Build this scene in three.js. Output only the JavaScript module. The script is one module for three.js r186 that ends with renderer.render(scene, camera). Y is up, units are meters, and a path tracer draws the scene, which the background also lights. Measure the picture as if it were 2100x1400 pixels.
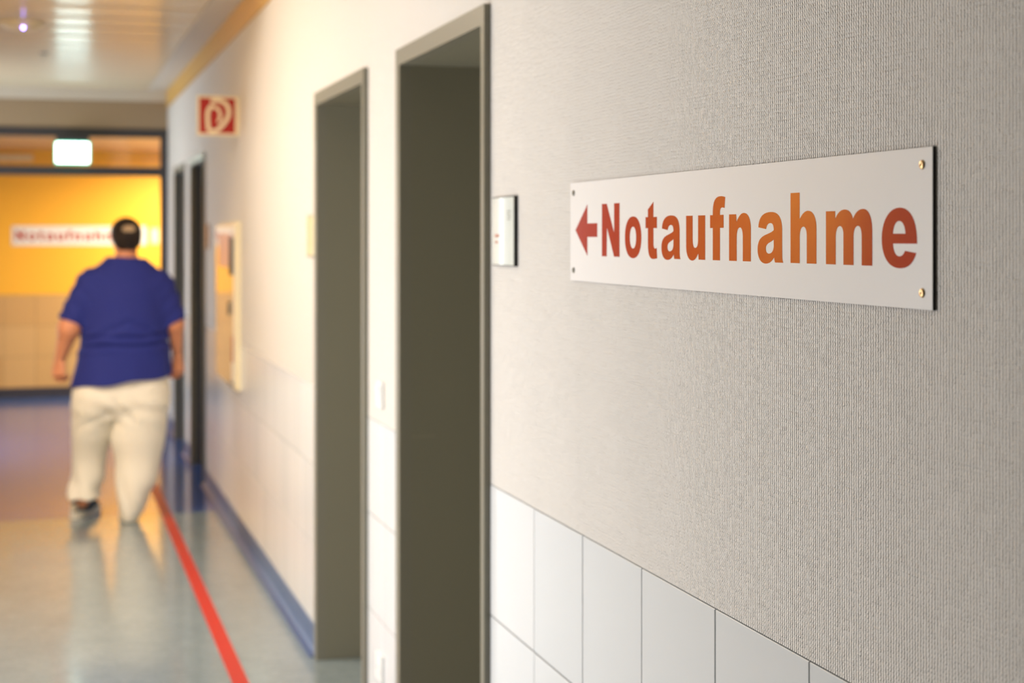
import * as THREE from 'three';
import { mergeGeometries } from 'three/addons/utils/BufferGeometryUtils.js';
import { RoundedBoxGeometry } from 'three/addons/geometries/RoundedBoxGeometry.js';
import { RectAreaLightUniformsLib } from 'three/addons/lights/RectAreaLightUniformsLib.js';

RectAreaLightUniformsLib.init();
const scene = new THREE.Scene();
scene.background = new THREE.Color(0, 0, 0);

// ---------------------------------------------------------------- camera
// The corridor runs towards -z; the right wall's face is at x = WX; floor at y = 0.
const F = 3160, EYE = 1.576, WX = 0.985;
const YAW = Math.atan(960 / F);
const camera = new THREE.PerspectiveCamera(2 * Math.atan(700 / F) * 180 / Math.PI, 1.5, 0.05, 60);
camera.position.set(0, EYE, 0);
camera.rotation.y = -YAW;
camera.setViewOffset(2100, 1400, 0, 215, 2100, 1400);
camera.focus = 2.2;
camera.userData.fStop = 3.7;
scene.add(camera);

// ---------------------------------------------------------------- light
const LUM_MAIN = 88;        // unseen ceiling lamp that lights the right wall
const LUM_CROSS = 140;       // unseen ceiling lamps that light the yellow wall
const UNSEEN_DAY = 9.4, UNSEEN_DAY_FAR = 5.5; // unseen daylight from the left, set for the right wall and person
const EXPOSURE = 1.2;
const renderer = new THREE.WebGLRenderer({ antialias: true });
renderer.toneMapping = THREE.LinearToneMapping;
renderer.toneMappingExposure = EXPOSURE;
renderer.shadowMap.enabled = true;

function areaLight(color, intensity, w, h, [x, y, z], look) {
  const l = new THREE.RectAreaLight(color, intensity, w, h);
  l.name = 'area_light'; l.position.set(x, y, z); l.lookAt(look[0], look[1], look[2]);
  scene.add(l); return l;
}

// ---------------------------------------------------------------- helpers
let seed = 7;
const rnd = () => { seed = (seed * 1664525 + 1013904223) >>> 0; return seed / 4294967296; };
const lerp = THREE.MathUtils.lerp, clamp = THREE.MathUtils.clamp;
const srgb = (r, g, b) => new THREE.Color().setRGB(r / 255, g / 255, b / 255, THREE.SRGBColorSpace);

const taken = {};
function numbered(n) { const k = taken[n] = (taken[n] ?? -1) + 1; return k ? `${n}_${String(k).padStart(3, '0')}` : n; }
function shadow(o) { o.castShadow = true; o.receiveShadow = true; return o; }
function part(name, geo, mat, parent, pos) {
  const m = shadow(new THREE.Mesh(geo, mat)); m.name = name; if (pos) m.position.set(...pos); parent.add(m); return m;
}
function struct(name, at = [0, 0, 0]) {
  const g = new THREE.Group(); g.name = name; g.position.set(...at); g.userData.kind = 'structure'; scene.add(g); return g;
}
function thing(name, label, category, at = [0, 0, 0], turn = 0, group) {
  const g = new THREE.Group(); g.name = numbered(name); g.position.set(...at); g.rotation.y = turn;
  g.userData = { label, category }; if (group) g.userData.group = group; scene.add(g); return g;
}
// uv in metres, by the axis a face looks along
function metreUV(g) {
  const n = g.index ? g.toNonIndexed() : g; if (!n.attributes.normal) n.computeVertexNormals();
  const p = n.attributes.position, N = n.attributes.normal, uv = new Float32Array(p.count * 2);
  for (let i = 0; i < p.count; i++) {
    const a = Math.abs(N.getX(i)), b = Math.abs(N.getY(i)), c = Math.abs(N.getZ(i));
    if (a >= b && a >= c) { uv[2 * i] = -p.getZ(i); uv[2 * i + 1] = p.getY(i); }
    else if (b >= c) { uv[2 * i] = p.getX(i); uv[2 * i + 1] = p.getZ(i); }
    else { uv[2 * i] = p.getX(i); uv[2 * i + 1] = p.getY(i); }
  }
  n.setAttribute('uv', new THREE.BufferAttribute(uv, 2)); return n;
}
function box(x0, x1, y0, y1, z0, z1) {
  const g = new THREE.BoxGeometry(Math.abs(x1 - x0), Math.abs(y1 - y0), Math.abs(z1 - z0));
  g.translate((x0 + x1) / 2, (y0 + y1) / 2, (z0 + z1) / 2); return metreUV(g);
}
function rbox(w, h, d, r, seg = 2) { return metreUV(new RoundedBoxGeometry(w, h, d, seg, r)); }
// a plate w (x) by h (y), face towards +z at z = 0, chamfered front edges: 20 triangles
function plate(w, h, d, c) {
  const a = w / 2, b = h / 2, R = [[[-a, -b, -d], [a, -b, -d], [a, b, -d], [-a, b, -d]], [[-a, -b, -c], [a, -b, -c], [a, b, -c], [-a, b, -c]], [[-a + c, -b + c, 0], [a - c, -b + c, 0], [a - c, b - c, 0], [-a + c, b - c, 0]]];
  const v = [], q = (A, B, C, D) => v.push(...A, ...B, ...C, ...A, ...C, ...D);
  for (let k = 0; k < 2; k++) for (let i = 0; i < 4; i++) { const j = (i + 1) % 4; q(R[k][i], R[k][j], R[k + 1][j], R[k + 1][i]); }
  q(...R[2]); q(R[0][3], R[0][2], R[0][1], R[0][0]);
  const g = new THREE.BufferGeometry(); g.setAttribute('position', new THREE.Float32BufferAttribute(v, 3)); g.computeVertexNormals(); return metreUV(g);
}
const onWall = (g) => g.rotateY(-Math.PI / 2);          // a plate that faces +z is turned to face -x, off the right wall
function lathe(pts, seg = 32) { return new THREE.LatheGeometry(pts.map((p) => new THREE.Vector2(p[0], p[1])), seg); }
// profile in (x, y), swept along z from z0 to z1
function sweep(profile, z0, z1) {
  const s = new THREE.Shape(profile.map((p) => new THREE.Vector2(p[0], p[1])));
  const g = new THREE.ExtrudeGeometry(s, { depth: Math.abs(z1 - z0), bevelEnabled: false, steps: 1 }); g.translate(0, 0, Math.min(z0, z1)); return metreUV(g);
}
// ---------------------------------------------------------------- procedural textures
function hash(x, y, s = 0) { let h = (x * 374761393 + y * 668265263 + s * 2147483647) | 0; h = Math.imul(h ^ (h >>> 15), 2246822519); h = Math.imul(h ^ (h >>> 13), 3266489917); h ^= h >>> 16; return (h >>> 0) / 4294967296; }
function vnoise(x, y, per, s = 0, perY = per) {                       // value noise that repeats after `per` cells
  const ix = Math.floor(x), iy = Math.floor(y), fx = x - ix, fy = y - iy, u = fx * fx * (3 - 2 * fx), v = fy * fy * (3 - 2 * fy), w = (a) => ((a % per) + per) % per, q = (a) => ((a % perY) + perY) % perY;
  return lerp(lerp(hash(w(ix), q(iy), s), hash(w(ix + 1), q(iy), s), u), lerp(hash(w(ix), q(iy + 1), s), hash(w(ix + 1), q(iy + 1), s), u), v);
}
function dataTex(n, metres, fn, color) {
  const d = new Uint8Array(n * n * 4);
  for (let y = 0; y < n; y++) for (let x = 0; x < n; x++) {
    const c = fn(x / n, y / n), i = (y * n + x) * 4;
    for (let k = 0; k < 3; k++) d[i + k] = clamp(Math.round((Array.isArray(c) ? c[k] : c) * 255), 0, 255);
    d[i + 3] = 255;
  }
  const t = new THREE.DataTexture(d, n, n, THREE.RGBAFormat);
  t.wrapS = t.wrapT = THREE.RepeatWrapping; t.magFilter = THREE.LinearFilter; t.minFilter = THREE.LinearFilter; t.generateMipmaps = false;
  if (color) t.colorSpace = THREE.SRGBColorSpace;
  t.repeat.set(1 / metres, 1 / metres); t.needsUpdate = true; return t;
}
// glass-fibre wall covering: columns of short raised threads, every other column half a thread lower
const weaveBump = dataTex(1024, 0.288, (u, v) => {
  const NX = 48, NY = 50, wob = (vnoise(u * 24, v * 24, 24, 3) - 0.5) * 0.25;
  const cx = u * NX + wob * 0.7 + 0.08 * Math.sin(v * NY * 2 * Math.PI), col = Math.floor(cx), cy = v * NY + 0.4 * hash(((col % NX) + NX) % NX, 3, 8) + wob, row = Math.floor(cy);
  const fx = cx - col - 0.5, fy = cy - row - 0.5, a = 0.65 + 0.5 * hash(((col % NX) + NX) % NX, ((row % NY) + NY) % NY, 5);
  const thread = Math.max(0, 1 - Math.pow(Math.abs(fx) * 2.2, 2)) * (0.45 + 0.55 * Math.max(0, 1 - Math.pow(Math.abs(fy) * 2.1, 4)));
  const weft = 0.1 * (0.5 + 0.5 * Math.cos((v * NY * 2) * 2 * Math.PI)) * vnoise(u * 32, v * 50, 32, 9);
  return clamp(thread * a * 0.6 + weft + 0.3 * Math.max(0, vnoise(u * 9, v * 100, 9, 17, 100) - 0.35) + 0.1 * vnoise(u * 128, v * 128, 128, 1), 0, 1);
});
const plasterBump = dataTex(512, 0.5, (u, v) => 0.6 * vnoise(u * 64, v * 64, 64, 1) + 0.4 * vnoise(u * 128, v * 128, 128, 2));
function linoleum(base, spread, s) {
  return dataTex(1024, 1.6, (u, v) => {
    const big = vnoise(u * 8, v * 8, 8, s) - 0.5, mid = vnoise(u * 40, v * 64, 40, s + 1) - 0.5, fine = vnoise(u * 256, v * 256, 256, s + 2) - 0.5, fleck = hash(Math.floor(u * 512), Math.floor(v * 512), s + 3);
    const k = big * 0.35 + mid * 0.5 + fine * 0.9 + (fleck > 0.93 ? 0.28 : fleck < 0.06 ? -0.3 : 0);
    return base.map((b, i) => (b + k * spread[i]) / 255);
  }, true);
}
const linoNear = linoleum([134, 147, 150], [20, 19, 17], 11);
const linoFar = linoleum([54, 88, 158], [10, 12, 16], 21);
const floorRough = dataTex(512, 1.3, (u, v) => 0.5 + 0.1 * (vnoise(u * 16, v * 16, 16, 31) - 0.5) + 0.06 * (vnoise(u * 64, v * 64, 64, 32) - 0.5));

// ---------------------------------------------------------------- materials
const std = (o) => new THREE.MeshPhysicalMaterial({ roughness: 0.6, ...o });
const M = {
  weave: std({ color: srgb(229, 224, 216), roughness: 0.62, bumpMap: weaveBump, bumpScale: 0.0032, name: 'woven_wallcovering' }),
  paint: std({ color: srgb(232, 222, 204), roughness: 0.6, bumpMap: plasterBump, bumpScale: 0.0003, name: 'wall_paint' }),
  unseenAmber: std({ color: srgb(255, 202, 96), roughness: 0.55, bumpMap: plasterBump, bumpScale: 0.0003, name: 'unseen_amber_paint' }),  // wall stretch out of view, placed to reflect orange in the sign letters
  unseenTaupe: std({ color: srgb(96, 84, 70), roughness: 0.6, bumpMap: plasterBump, bumpScale: 0.0003, name: 'unseen_taupe_paint' }),  // unseen left wall, kept dark so the outer sign letters reflect little
  shade_bulkhead: std({ color: srgb(164, 142, 112), roughness: 0.6, bumpMap: plasterBump, bumpScale: 0.0003, name: 'shaded_lintel_paint' }),  // lintel colour, darkened to hold the shade under the ceiling
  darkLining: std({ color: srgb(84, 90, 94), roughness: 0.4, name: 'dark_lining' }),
  yellow: std({ color: srgb(252, 186, 50), roughness: 0.55, bumpMap: plasterBump, bumpScale: 0.0003, name: 'yellow_paint' }),
  ochre: std({ color: srgb(214, 168, 84), roughness: 0.45, name: 'ochre_trim' }),
  grout: std({ color: srgb(96, 99, 98), roughness: 0.9, name: 'grout' }),
  frame: std({ color: srgb(130, 126, 110), roughness: 0.38, name: 'frame_paint' }),
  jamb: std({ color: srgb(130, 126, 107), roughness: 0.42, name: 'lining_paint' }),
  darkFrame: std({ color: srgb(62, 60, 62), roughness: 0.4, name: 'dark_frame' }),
  skirting: std({ color: srgb(68, 92, 134), roughness: 0.35, name: 'skirting_lino' }),
  floorNear: std({ map: linoNear, roughness: 0.4, roughnessMap: floorRough, clearcoat: 0.45, clearcoatRoughness: 0.1, name: 'grey_lino' }),
  floorFar: std({ map: linoFar, roughness: 0.4, roughnessMap: floorRough, clearcoat: 0.45, clearcoatRoughness: 0.1, name: 'blue_lino' }),
  tape: std({ color: srgb(194, 34, 8), roughness: 0.4, name: 'red_tape' }),
  metalCeiling: std({ color: srgb(226, 208, 172), roughness: 0.45, clearcoat: 0.42, clearcoatRoughness: 0.19, name: 'lacquered_metal' }),
  plainCeiling: std({ color: srgb(214, 206, 190), roughness: 0.7, name: 'ceiling_board' }),
  white: std({ color: srgb(236, 235, 230), roughness: 0.35, name: 'white_plastic' }),
  signWhite: std({ color: srgb(238, 236, 233), roughness: 0.34, name: 'sign_white' }),
  signCore: std({ color: srgb(34, 30, 30), roughness: 0.6, name: 'sign_core' }),
  vinyl: std({ color: srgb(184, 46, 10), roughness: 0.13, ior: 1.75, name: 'red_vinyl' }),
  brass: std({ color: srgb(222, 190, 140), roughness: 0.3, metalness: 0.9, name: 'screw_metal' }),
  steel: std({ color: srgb(120, 118, 108), roughness: 0.35, metalness: 0.9, name: 'steel' }),
  dark: std({ color: srgb(30, 30, 30), roughness: 0.6, name: 'dark' }),
  alu: std({ color: srgb(216, 222, 214), roughness: 0.25, clearcoat: 0.3, clearcoatRoughness: 0.08, name: 'aluminium' }),
  print: std({ color: srgb(120, 120, 112), roughness: 0.5, name: 'grey_print' }),
  printRed: std({ color: srgb(170, 110, 92), roughness: 0.5, name: 'red_print' }),
  glass: new THREE.MeshPhysicalMaterial({ color: 0xffffff, transmission: 1, thickness: 0, roughness: 0.02, ior: 1.5, name: 'glass' }),
  red: std({ color: srgb(168, 26, 14), roughness: 0.45, name: 'sign_red' }),
  cream: std({ color: srgb(238, 224, 186), roughness: 0.5, name: 'sign_cream' }),
  cabinet: std({ color: srgb(232, 222, 200), roughness: 0.1, clearcoat: 1, clearcoatRoughness: 0.05, name: 'cabinet_enamel' }),
  skin: std({ color: srgb(222, 148, 108), roughness: 0.5, name: 'skin' }),
  hair: std({ color: srgb(34, 21, 13), roughness: 0.65, name: 'hair' }),
  scrub: std({ color: srgb(34, 45, 130), roughness: 0.85, sheen: 0.25, sheenColor: srgb(90, 110, 200), sheenRoughness: 0.6, name: 'blue_cotton' }),
  trouser: std({ color: srgb(248, 240, 222), roughness: 0.9, name: 'cream_cotton' }),
  shoeUpper: std({ color: srgb(66, 74, 82), roughness: 0.7, name: 'shoe_fabric' }),
  shoeSole: std({ color: srgb(240, 232, 214), roughness: 0.55, name: 'shoe_rubber' }),
};
const tileTones = [[224, 226, 226], [221, 223, 223], [226, 227, 226]].map((c, i) => std({ color: srgb(...c), roughness: 0.22, name: 'tile_glaze_' + i }));
const warmLitTiles = [[212, 170, 112], [208, 165, 107], [215, 174, 117]].map((c, i) => std({ color: srgb(...c), roughness: 0.3, name: 'warm_lit_tile_' + i }));  // tan base holds part of the warm light on the back wall

// ---------------------------------------------------------------- layout (t = distance along the corridor, z = -t)
const LX = -1.5;                    // left wall face
const T_NEAR = -3.6;                // wall behind the camera
const T_STEP = 7.0;                 // where the ceiling drops, out of view, to cut the lamp light
const H_LOW = 2.785, H_HIGH = 3.15;
const T_PART = 13.08;               // framed passage to the cross corridor
const T_BACK = 15.8;                // yellow wall of the cross corridor
const T_JOINT = 8.98;               // seam between the two floor sheets
const REVEAL = 0.3;
const DOORS = [[3.411, 4.345], [4.812, 5.745], [9.95, 10.9], [11.42, 12.3]];
const DOOR_TOP = 2.112, FACE = 0.047, PROUD = 0.016;
const TILE_TOP = 1.005, TILE = 0.3035, JOINT = 0.0032, SKIRT = 0.1;

// ---------------------------------------------------------------- floor
{
  const g = struct('floor');
  part('linoleum_sheet', box(LX - 0.1, WX + 0.45, -0.12, 0, -T_NEAR, -(T_JOINT - 0.0008)), M.floorNear, g);
  part('linoleum_sheet', mergeGeometries([box(LX - 0.1, WX + 0.45, -0.12, 0, -(T_JOINT + 0.0008), -(T_PART + 0.15)), box(-6, 6, -0.12, 0, -(T_PART + 0.15), -T_BACK - 0.1)]), M.floorFar, g);
}
{
  const g = thing('floor_stripe', 'long red guide stripe taped along the corridor floor beside the right wall', 'floor marking', [0.665, 0.0004, -2]);
  part('tape', metreUV(new RoundedBoxGeometry(0.058, 0.0012, 11.4, 1, 0.0005).translate(0, 0.0006, -5.7)), M.tape, g);
}
// ---------------------------------------------------------------- right wall
{
  const g = struct('wall_right');
  const D = 0.4, core = [];
  let t = T_NEAR;
  const spans = [];
  for (const [a, b] of DOORS) { spans.push([t, a]); t = b; }
  spans.push([t, T_PART]);
  for (const [a, b] of spans) core.push(box(WX + 0.0018, WX + D, 0, 2.112, -a, -b));
  core.push(box(WX + 0.0018, WX + D, 2.112, 3.3, -T_NEAR, -T_PART));
  part('wall_core', mergeGeometries(core), M.grout, g);
  // strips of woven wall covering: butt joints every 1.012 m on the near wall; the far part is plain painted
  const seams = [T_NEAR, -1.25, -0.237, 0.775, 1.787, 2.8, 3.811, 4.823, 5.835, 6.847, 7.859, 8.871, 9.883, 10.895, 11.907, T_PART];
  const gap = 0.0002;
  for (let i = 0; i + 1 < seams.length; i++) {
    const a = seams[i] + gap, b = seams[i + 1] - gap, pieces = [];
    pieces.push([a, b, DOOR_TOP, 3.3]);
    for (const [p, q] of spans) { const u = Math.max(a, p), v = Math.min(b, q); if (v - u > 0.002) pieces.push([u, v, TILE_TOP + 0.002, DOOR_TOP]); }
    const geos = pieces.map(([u, v, y0, y1]) => box(WX, WX + 0.0017, y0, y1, -u, -v));
    part('wallpaper_strip', mergeGeometries(geos), M.weave, g);
  }
  // wainscot of 30 cm tiles, three rows above the skirting
  const joints = []; for (let k = -9; k < 60; k++) joints.push(3.079 - k * TILE * -1);
  const geoCache = new Map();
  const tileGeo = (w, h) => { const k = w.toFixed(3) + h.toFixed(3); if (!geoCache.has(k)) geoCache.set(k, onWall(plate(w, h, 0.0035, 0.0012))); return geoCache.get(k); };
  for (const [p, q] of spans) {
    const lo = Math.max(p, 0.0);
    if (q <= lo) continue;
    let cuts = [lo, ...joints.filter((j) => j > lo + 0.045 && j < q - 0.045), q];
    for (let i = 0; i + 1 < cuts.length; i++) for (let r = 0; r < 3; r++) {
      const w = cuts[i + 1] - cuts[i] - JOINT, y1 = TILE_TOP - r * 0.302, y0 = y1 - 0.302 + JOINT;
      part('tile', tileGeo(w, y1 - y0), tileTones[Math.floor(rnd() * 3)], g, [WX - 0.0012 + (rnd() - 0.5) * 0.0005, (y0 + y1) / 2, -(cuts[i] + cuts[i + 1]) / 2]);
    }
  }
  // coved lino skirting: quarter round from the floor up the wall
  const sk = struct('baseboard_right');
  const prof = [[WX + 0.0018, 0]]; const R = 0.03;
  prof.push([WX - 0.005 - R, 0], [WX - 0.005 - R, 0.0015]);
  for (let k = 0; k <= 6; k++) { const a = k / 6 * Math.PI / 2; prof.push([WX - 0.005 - R + R * Math.sin(a), 0.002 + R - R * Math.cos(a)]); }
  prof.push([WX - 0.005, SKIRT - 0.003], [WX - 0.003, SKIRT], [WX + 0.0018, SKIRT]);
  for (const [p, q] of spans) part('skirting', sweep(prof, -p, -q), M.skirting, sk);
}
// ---------------------------------------------------------------- door openings in the right wall
DOORS.forEach(([a, b], i) => {
  const g = struct('door_' + (i + 1));
  const x0 = WX - PROUD, x1 = WX + REVEAL, yi = DOOR_TOP - FACE, ai = a + 0.03, bi = b - 0.05;
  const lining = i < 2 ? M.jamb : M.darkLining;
  // face frame (architrave) and lining on each side
  part('frame_post', box(x0, WX + 0.02, 0, DOOR_TOP, -a, -ai), M.frame, g);
  part('frame_post', box(x0, WX + 0.02, 0, DOOR_TOP, -bi, -b), M.frame, g);
  part('frame_head', box(x0, WX + 0.02, yi, DOOR_TOP, -ai, -bi), M.frame, g);
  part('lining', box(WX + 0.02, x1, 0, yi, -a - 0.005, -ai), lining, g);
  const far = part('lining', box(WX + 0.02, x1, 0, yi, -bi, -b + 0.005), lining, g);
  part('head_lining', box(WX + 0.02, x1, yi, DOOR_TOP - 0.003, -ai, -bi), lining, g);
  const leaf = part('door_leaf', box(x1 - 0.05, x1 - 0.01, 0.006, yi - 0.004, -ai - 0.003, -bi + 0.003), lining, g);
  const hz = -ai - 0.08, hx = x1 - 0.05;
  const rose = lathe([[0, 0.008], [0.024, 0.008], [0.026, 0.005], [0.026, 0]], 20).rotateZ(Math.PI / 2).translate(hx, 1.05, hz);
  const neck = new THREE.CylinderGeometry(0.009, 0.009, 0.05, 14).rotateZ(Math.PI / 2).translate(hx - 0.03, 1.05, hz);
  const grip = new THREE.CapsuleGeometry(0.0095, 0.11, 4, 12).rotateX(Math.PI / 2).translate(hx - 0.05, 1.05, hz - 0.05);
  part('handle', mergeGeometries([rose, neck, grip].map((q) => q.toNonIndexed())), M.steel, leaf);
  if (i === 0) part('pale_mark', box(WX + 0.021, WX + 0.09, 1.0035, 1.0055, -bi + 0.0003, -bi), std({ color: srgb(150, 144, 122), roughness: 0.6, name: 'pale_mark' }), far).userData.label = 'pale horizontal line on the lining';  // thin pale strip across the far lining
});
// ---------------------------------------------------------------- left wall, wall behind the camera
const UNSEEN_BAYS = [[3.25, 4.6], [11.3, 12.7]];                  // unseen glazed openings, placed to light the right wall and the person
{
  const g = struct('wall_left');
  const W = (a, b, y0, y1, m) => part('wall_panel', box(LX - 0.3, LX, y0, y1, -a, -b), m, g);
  W(T_NEAR, UNSEEN_BAYS[0][0], 0, 3.3, M.unseenTaupe); W(UNSEEN_BAYS[0][1], 6.15, 0, 3.3, M.unseenTaupe); W(6.15, 8.8, 0, 3.3, M.unseenAmber);
  W(8.8, UNSEEN_BAYS[1][0], 0, 3.3, M.unseenTaupe); W(UNSEEN_BAYS[1][1], T_PART, 0, 3.3, M.unseenTaupe);
  const sk = struct('baseboard_left');
  part('skirting', mergeGeometries([[T_NEAR, UNSEEN_BAYS[0][0]], [UNSEEN_BAYS[0][1], UNSEEN_BAYS[1][0]], [UNSEEN_BAYS[1][1], T_PART]].map(([a, b]) => box(LX, LX + 0.006, 0, SKIRT, -a, -b))), M.skirting, sk);
  const frosted = std({ color: srgb(235, 240, 245), roughness: 0.4, emissive: new THREE.Color(0.9, 0.95, 1), emissiveIntensity: 1.6, name: 'unseen_lit_glass' });
  const x0 = LX - 0.12, x1 = LX - 0.06;
  UNSEEN_BAYS.forEach(([a, b], i) => {
    const top = i ? 2.25 : 1.86; W(a, b, top, 3.3, M.unseenTaupe);
    const d = struct('window_' + (i + 1)), c = (a + b) / 2;
    part('unseen_window_frame', mergeGeometries([box(x0, x1, 0, top, -a, -a - 0.06), box(x0, x1, 0, top, -b, -b + 0.06), box(x0, x1, top - 0.06, top, -a - 0.06, -b + 0.06), box(x0, x1, 0, 0.12, -a - 0.06, -b + 0.06), box(x0, x1, 0.12, top - 0.06, -c + 0.03, -c - 0.03)]), M.darkFrame, d);
    for (const [p, q] of [[a + 0.06, c - 0.03], [c + 0.03, b - 0.06]]) part('pane', box(x0 + 0.02, x1 - 0.02, 0.12, top - 0.06, -p, -q), frosted, d);
    areaLight(i ? new THREE.Color(0.9, 0.95, 1) : new THREE.Color(1, 0.965, 0.96), i ? UNSEEN_DAY_FAR : UNSEEN_DAY, b - a - 0.14, i ? 2.05 : 1.66, [x1 - 0.012, i ? 1.155 : 0.96, -c], [5, i ? 1.155 : 0.96, -c]);  // out of view, lights the right wall and the left side of the person
  });
  const n = struct('wall_near');
  part('wall_panel', box(LX - 0.3, WX + 0.4, 0, 3.3, -T_NEAR, -T_NEAR + 0.2), M.paint, n);
}
// ---------------------------------------------------------------- ceiling
{
  const g = struct('ceiling');
  part('slab', box(LX - 0.3, WX + 0.4, 3.3, 3.5, -T_NEAR + 0.2, -T_PART - 0.1), M.plainCeiling, g);
  part('ceiling_board', box(LX, WX, H_HIGH, 3.3, -T_NEAR, -T_STEP), M.plainCeiling, g);
  part('shade_bulkhead', box(LX, WX, H_LOW, 3.3, -T_STEP, -T_STEP - 0.06), M.plainCeiling, g);  // out of view, placed to edge the bright patch on the right wall
  // glossy metal panels laid across the corridor, each very slightly pillowed, between two plain margins
  const X0 = LX + 0.25, X1 = WX - 0.17;
  part('margin', box(X1 + 0.004, WX, H_LOW, H_LOW + 0.04, -T_STEP - 0.06, -T_PART), M.plainCeiling, g);
  part('margin', box(LX, X0 - 0.004, H_LOW, H_LOW + 0.04, -T_STEP - 0.06, -T_PART), M.plainCeiling, g);
  part('backing', box(LX, WX, H_LOW + 0.05, H_LOW + 0.08, -T_STEP - 0.06, -T_PART), M.dark, g);
  const PW = 0.43; let t = T_STEP + 0.075;
  const w = X1 - X0, shape = [];
  const n = 16, d = PW - 0.006; shape.push([-d / 2, 0.03]);
  for (let k = 0; k <= n; k++) { const u = k / n * 2 - 1; shape.push([u * d / 2, -0.002 * (1 - u * u) + 0.009 * Math.pow(Math.abs(u), 14)]); }
  shape.push([d / 2, 0.03]);
  const pg = metreUV(new THREE.ExtrudeGeometry(new THREE.Shape(shape.map((p) => new THREE.Vector2(...p)).reverse()), { depth: w, bevelEnabled: false }).translate(0, 0, -w / 2).rotateY(Math.PI / 2));
  while (t + PW < T_PART) {
    const m = part('ceiling_panel', pg, M.metalCeiling, g, [(X0 + X1) / 2, H_LOW, -(t + PW / 2)]);
    m.rotation.x = (rnd() - 0.5) * 0.006; t += PW;
  }
  part('ceiling_panel', box(X0, X1, H_LOW, H_LOW + 0.03, -t - 0.002, -T_PART), M.metalCeiling, g);
  // ochre band between wall and ceiling
  const tr = struct('trim_1');
  part('band', box(WX - 0.012, WX + 0.001, 2.648, H_LOW, -T_STEP - 0.0, -T_PART), M.ochre, tr);
}
// ceiling lamps out of view, placed to light the right and yellow walls
function luminaire(label, x, y, t, w, l, power, color, turn = 0) {
  const g = thing('unseen_ceiling_luminaire', label, 'ceiling light', [x, y, -t], turn);
  const e = 0.02;
  part('housing', mergeGeometries([box(-w / 2 - e, -w / 2, -0.07, 0, -l / 2 - e, l / 2 + e), box(w / 2, w / 2 + e, -0.07, 0, -l / 2 - e, l / 2 + e), box(-w / 2, w / 2, -0.07, 0, -l / 2 - e, -l / 2), box(-w / 2, w / 2, -0.07, 0, l / 2, l / 2 + e), box(-w / 2, w / 2, -0.015, 0, -l / 2, l / 2)]), M.white, g);
  part('diffuser', box(-w / 2, w / 2, -0.05, -0.045, -l / 2, l / 2), std({ color: 0xffffff, roughness: 0.5, emissive: color, emissiveIntensity: 2.5, name: 'lit_diffuser' }), g);
  const lt = new THREE.RectAreaLight(color, power, w * 0.98, l * 0.98); lt.name = 'area_light'; lt.position.set(0, -0.052, 0); lt.rotation.x = -Math.PI / 2; g.add(lt);
}
luminaire('unseen rectangular lamp on the high ceiling, lighting the right wall', -0.85, H_HIGH, 6.3, 0.35, 1.0, LUM_MAIN, new THREE.Color(1, 0.915, 0.82));
// ---------------------------------------------------------------- end of the corridor
const ZP = -T_PART;
{
  const g = struct('wall_end');
  part('lintel', box(-6, WX + 0.4, 2.465, 3.3, ZP, ZP - 0.15), M.shade_bulkhead, g);
  part('edge_band', box(LX, WX - 0.012, 2.695, H_LOW, ZP + 0.02, ZP + 0.0), M.plainCeiling, g);
  part('wall_panel', box(WX - 0.0, 6, 0, 3.3, ZP - 0.001, ZP - 0.15), M.paint, g);
  part('wall_panel', box(-6, LX, 0, 2.465, ZP, ZP - 0.15), M.paint, g);
  const f = struct('door_5');
  const z0 = ZP + 0.01, z1 = ZP - 0.09, JR = 0.928;
  part('frame_post', box(JR, WX - 0.001, 0, 2.465, z0, z1), M.darkFrame, f);
  part('frame_post', box(LX, LX + 0.05, 0, 2.465, z0, z1), M.darkFrame, f);
  part('frame_head', box(LX + 0.05, JR, 2.392, 2.465, z0, z1), M.darkFrame, f);
  part('transom', box(LX + 0.05, JR, 2.075, 2.15, z0, z1), M.darkFrame, f);
  part('glass_pane', box(LX + 0.05, JR, 2.15, 2.392, ZP - 0.038, ZP - 0.042), M.glass, f);
}
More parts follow.
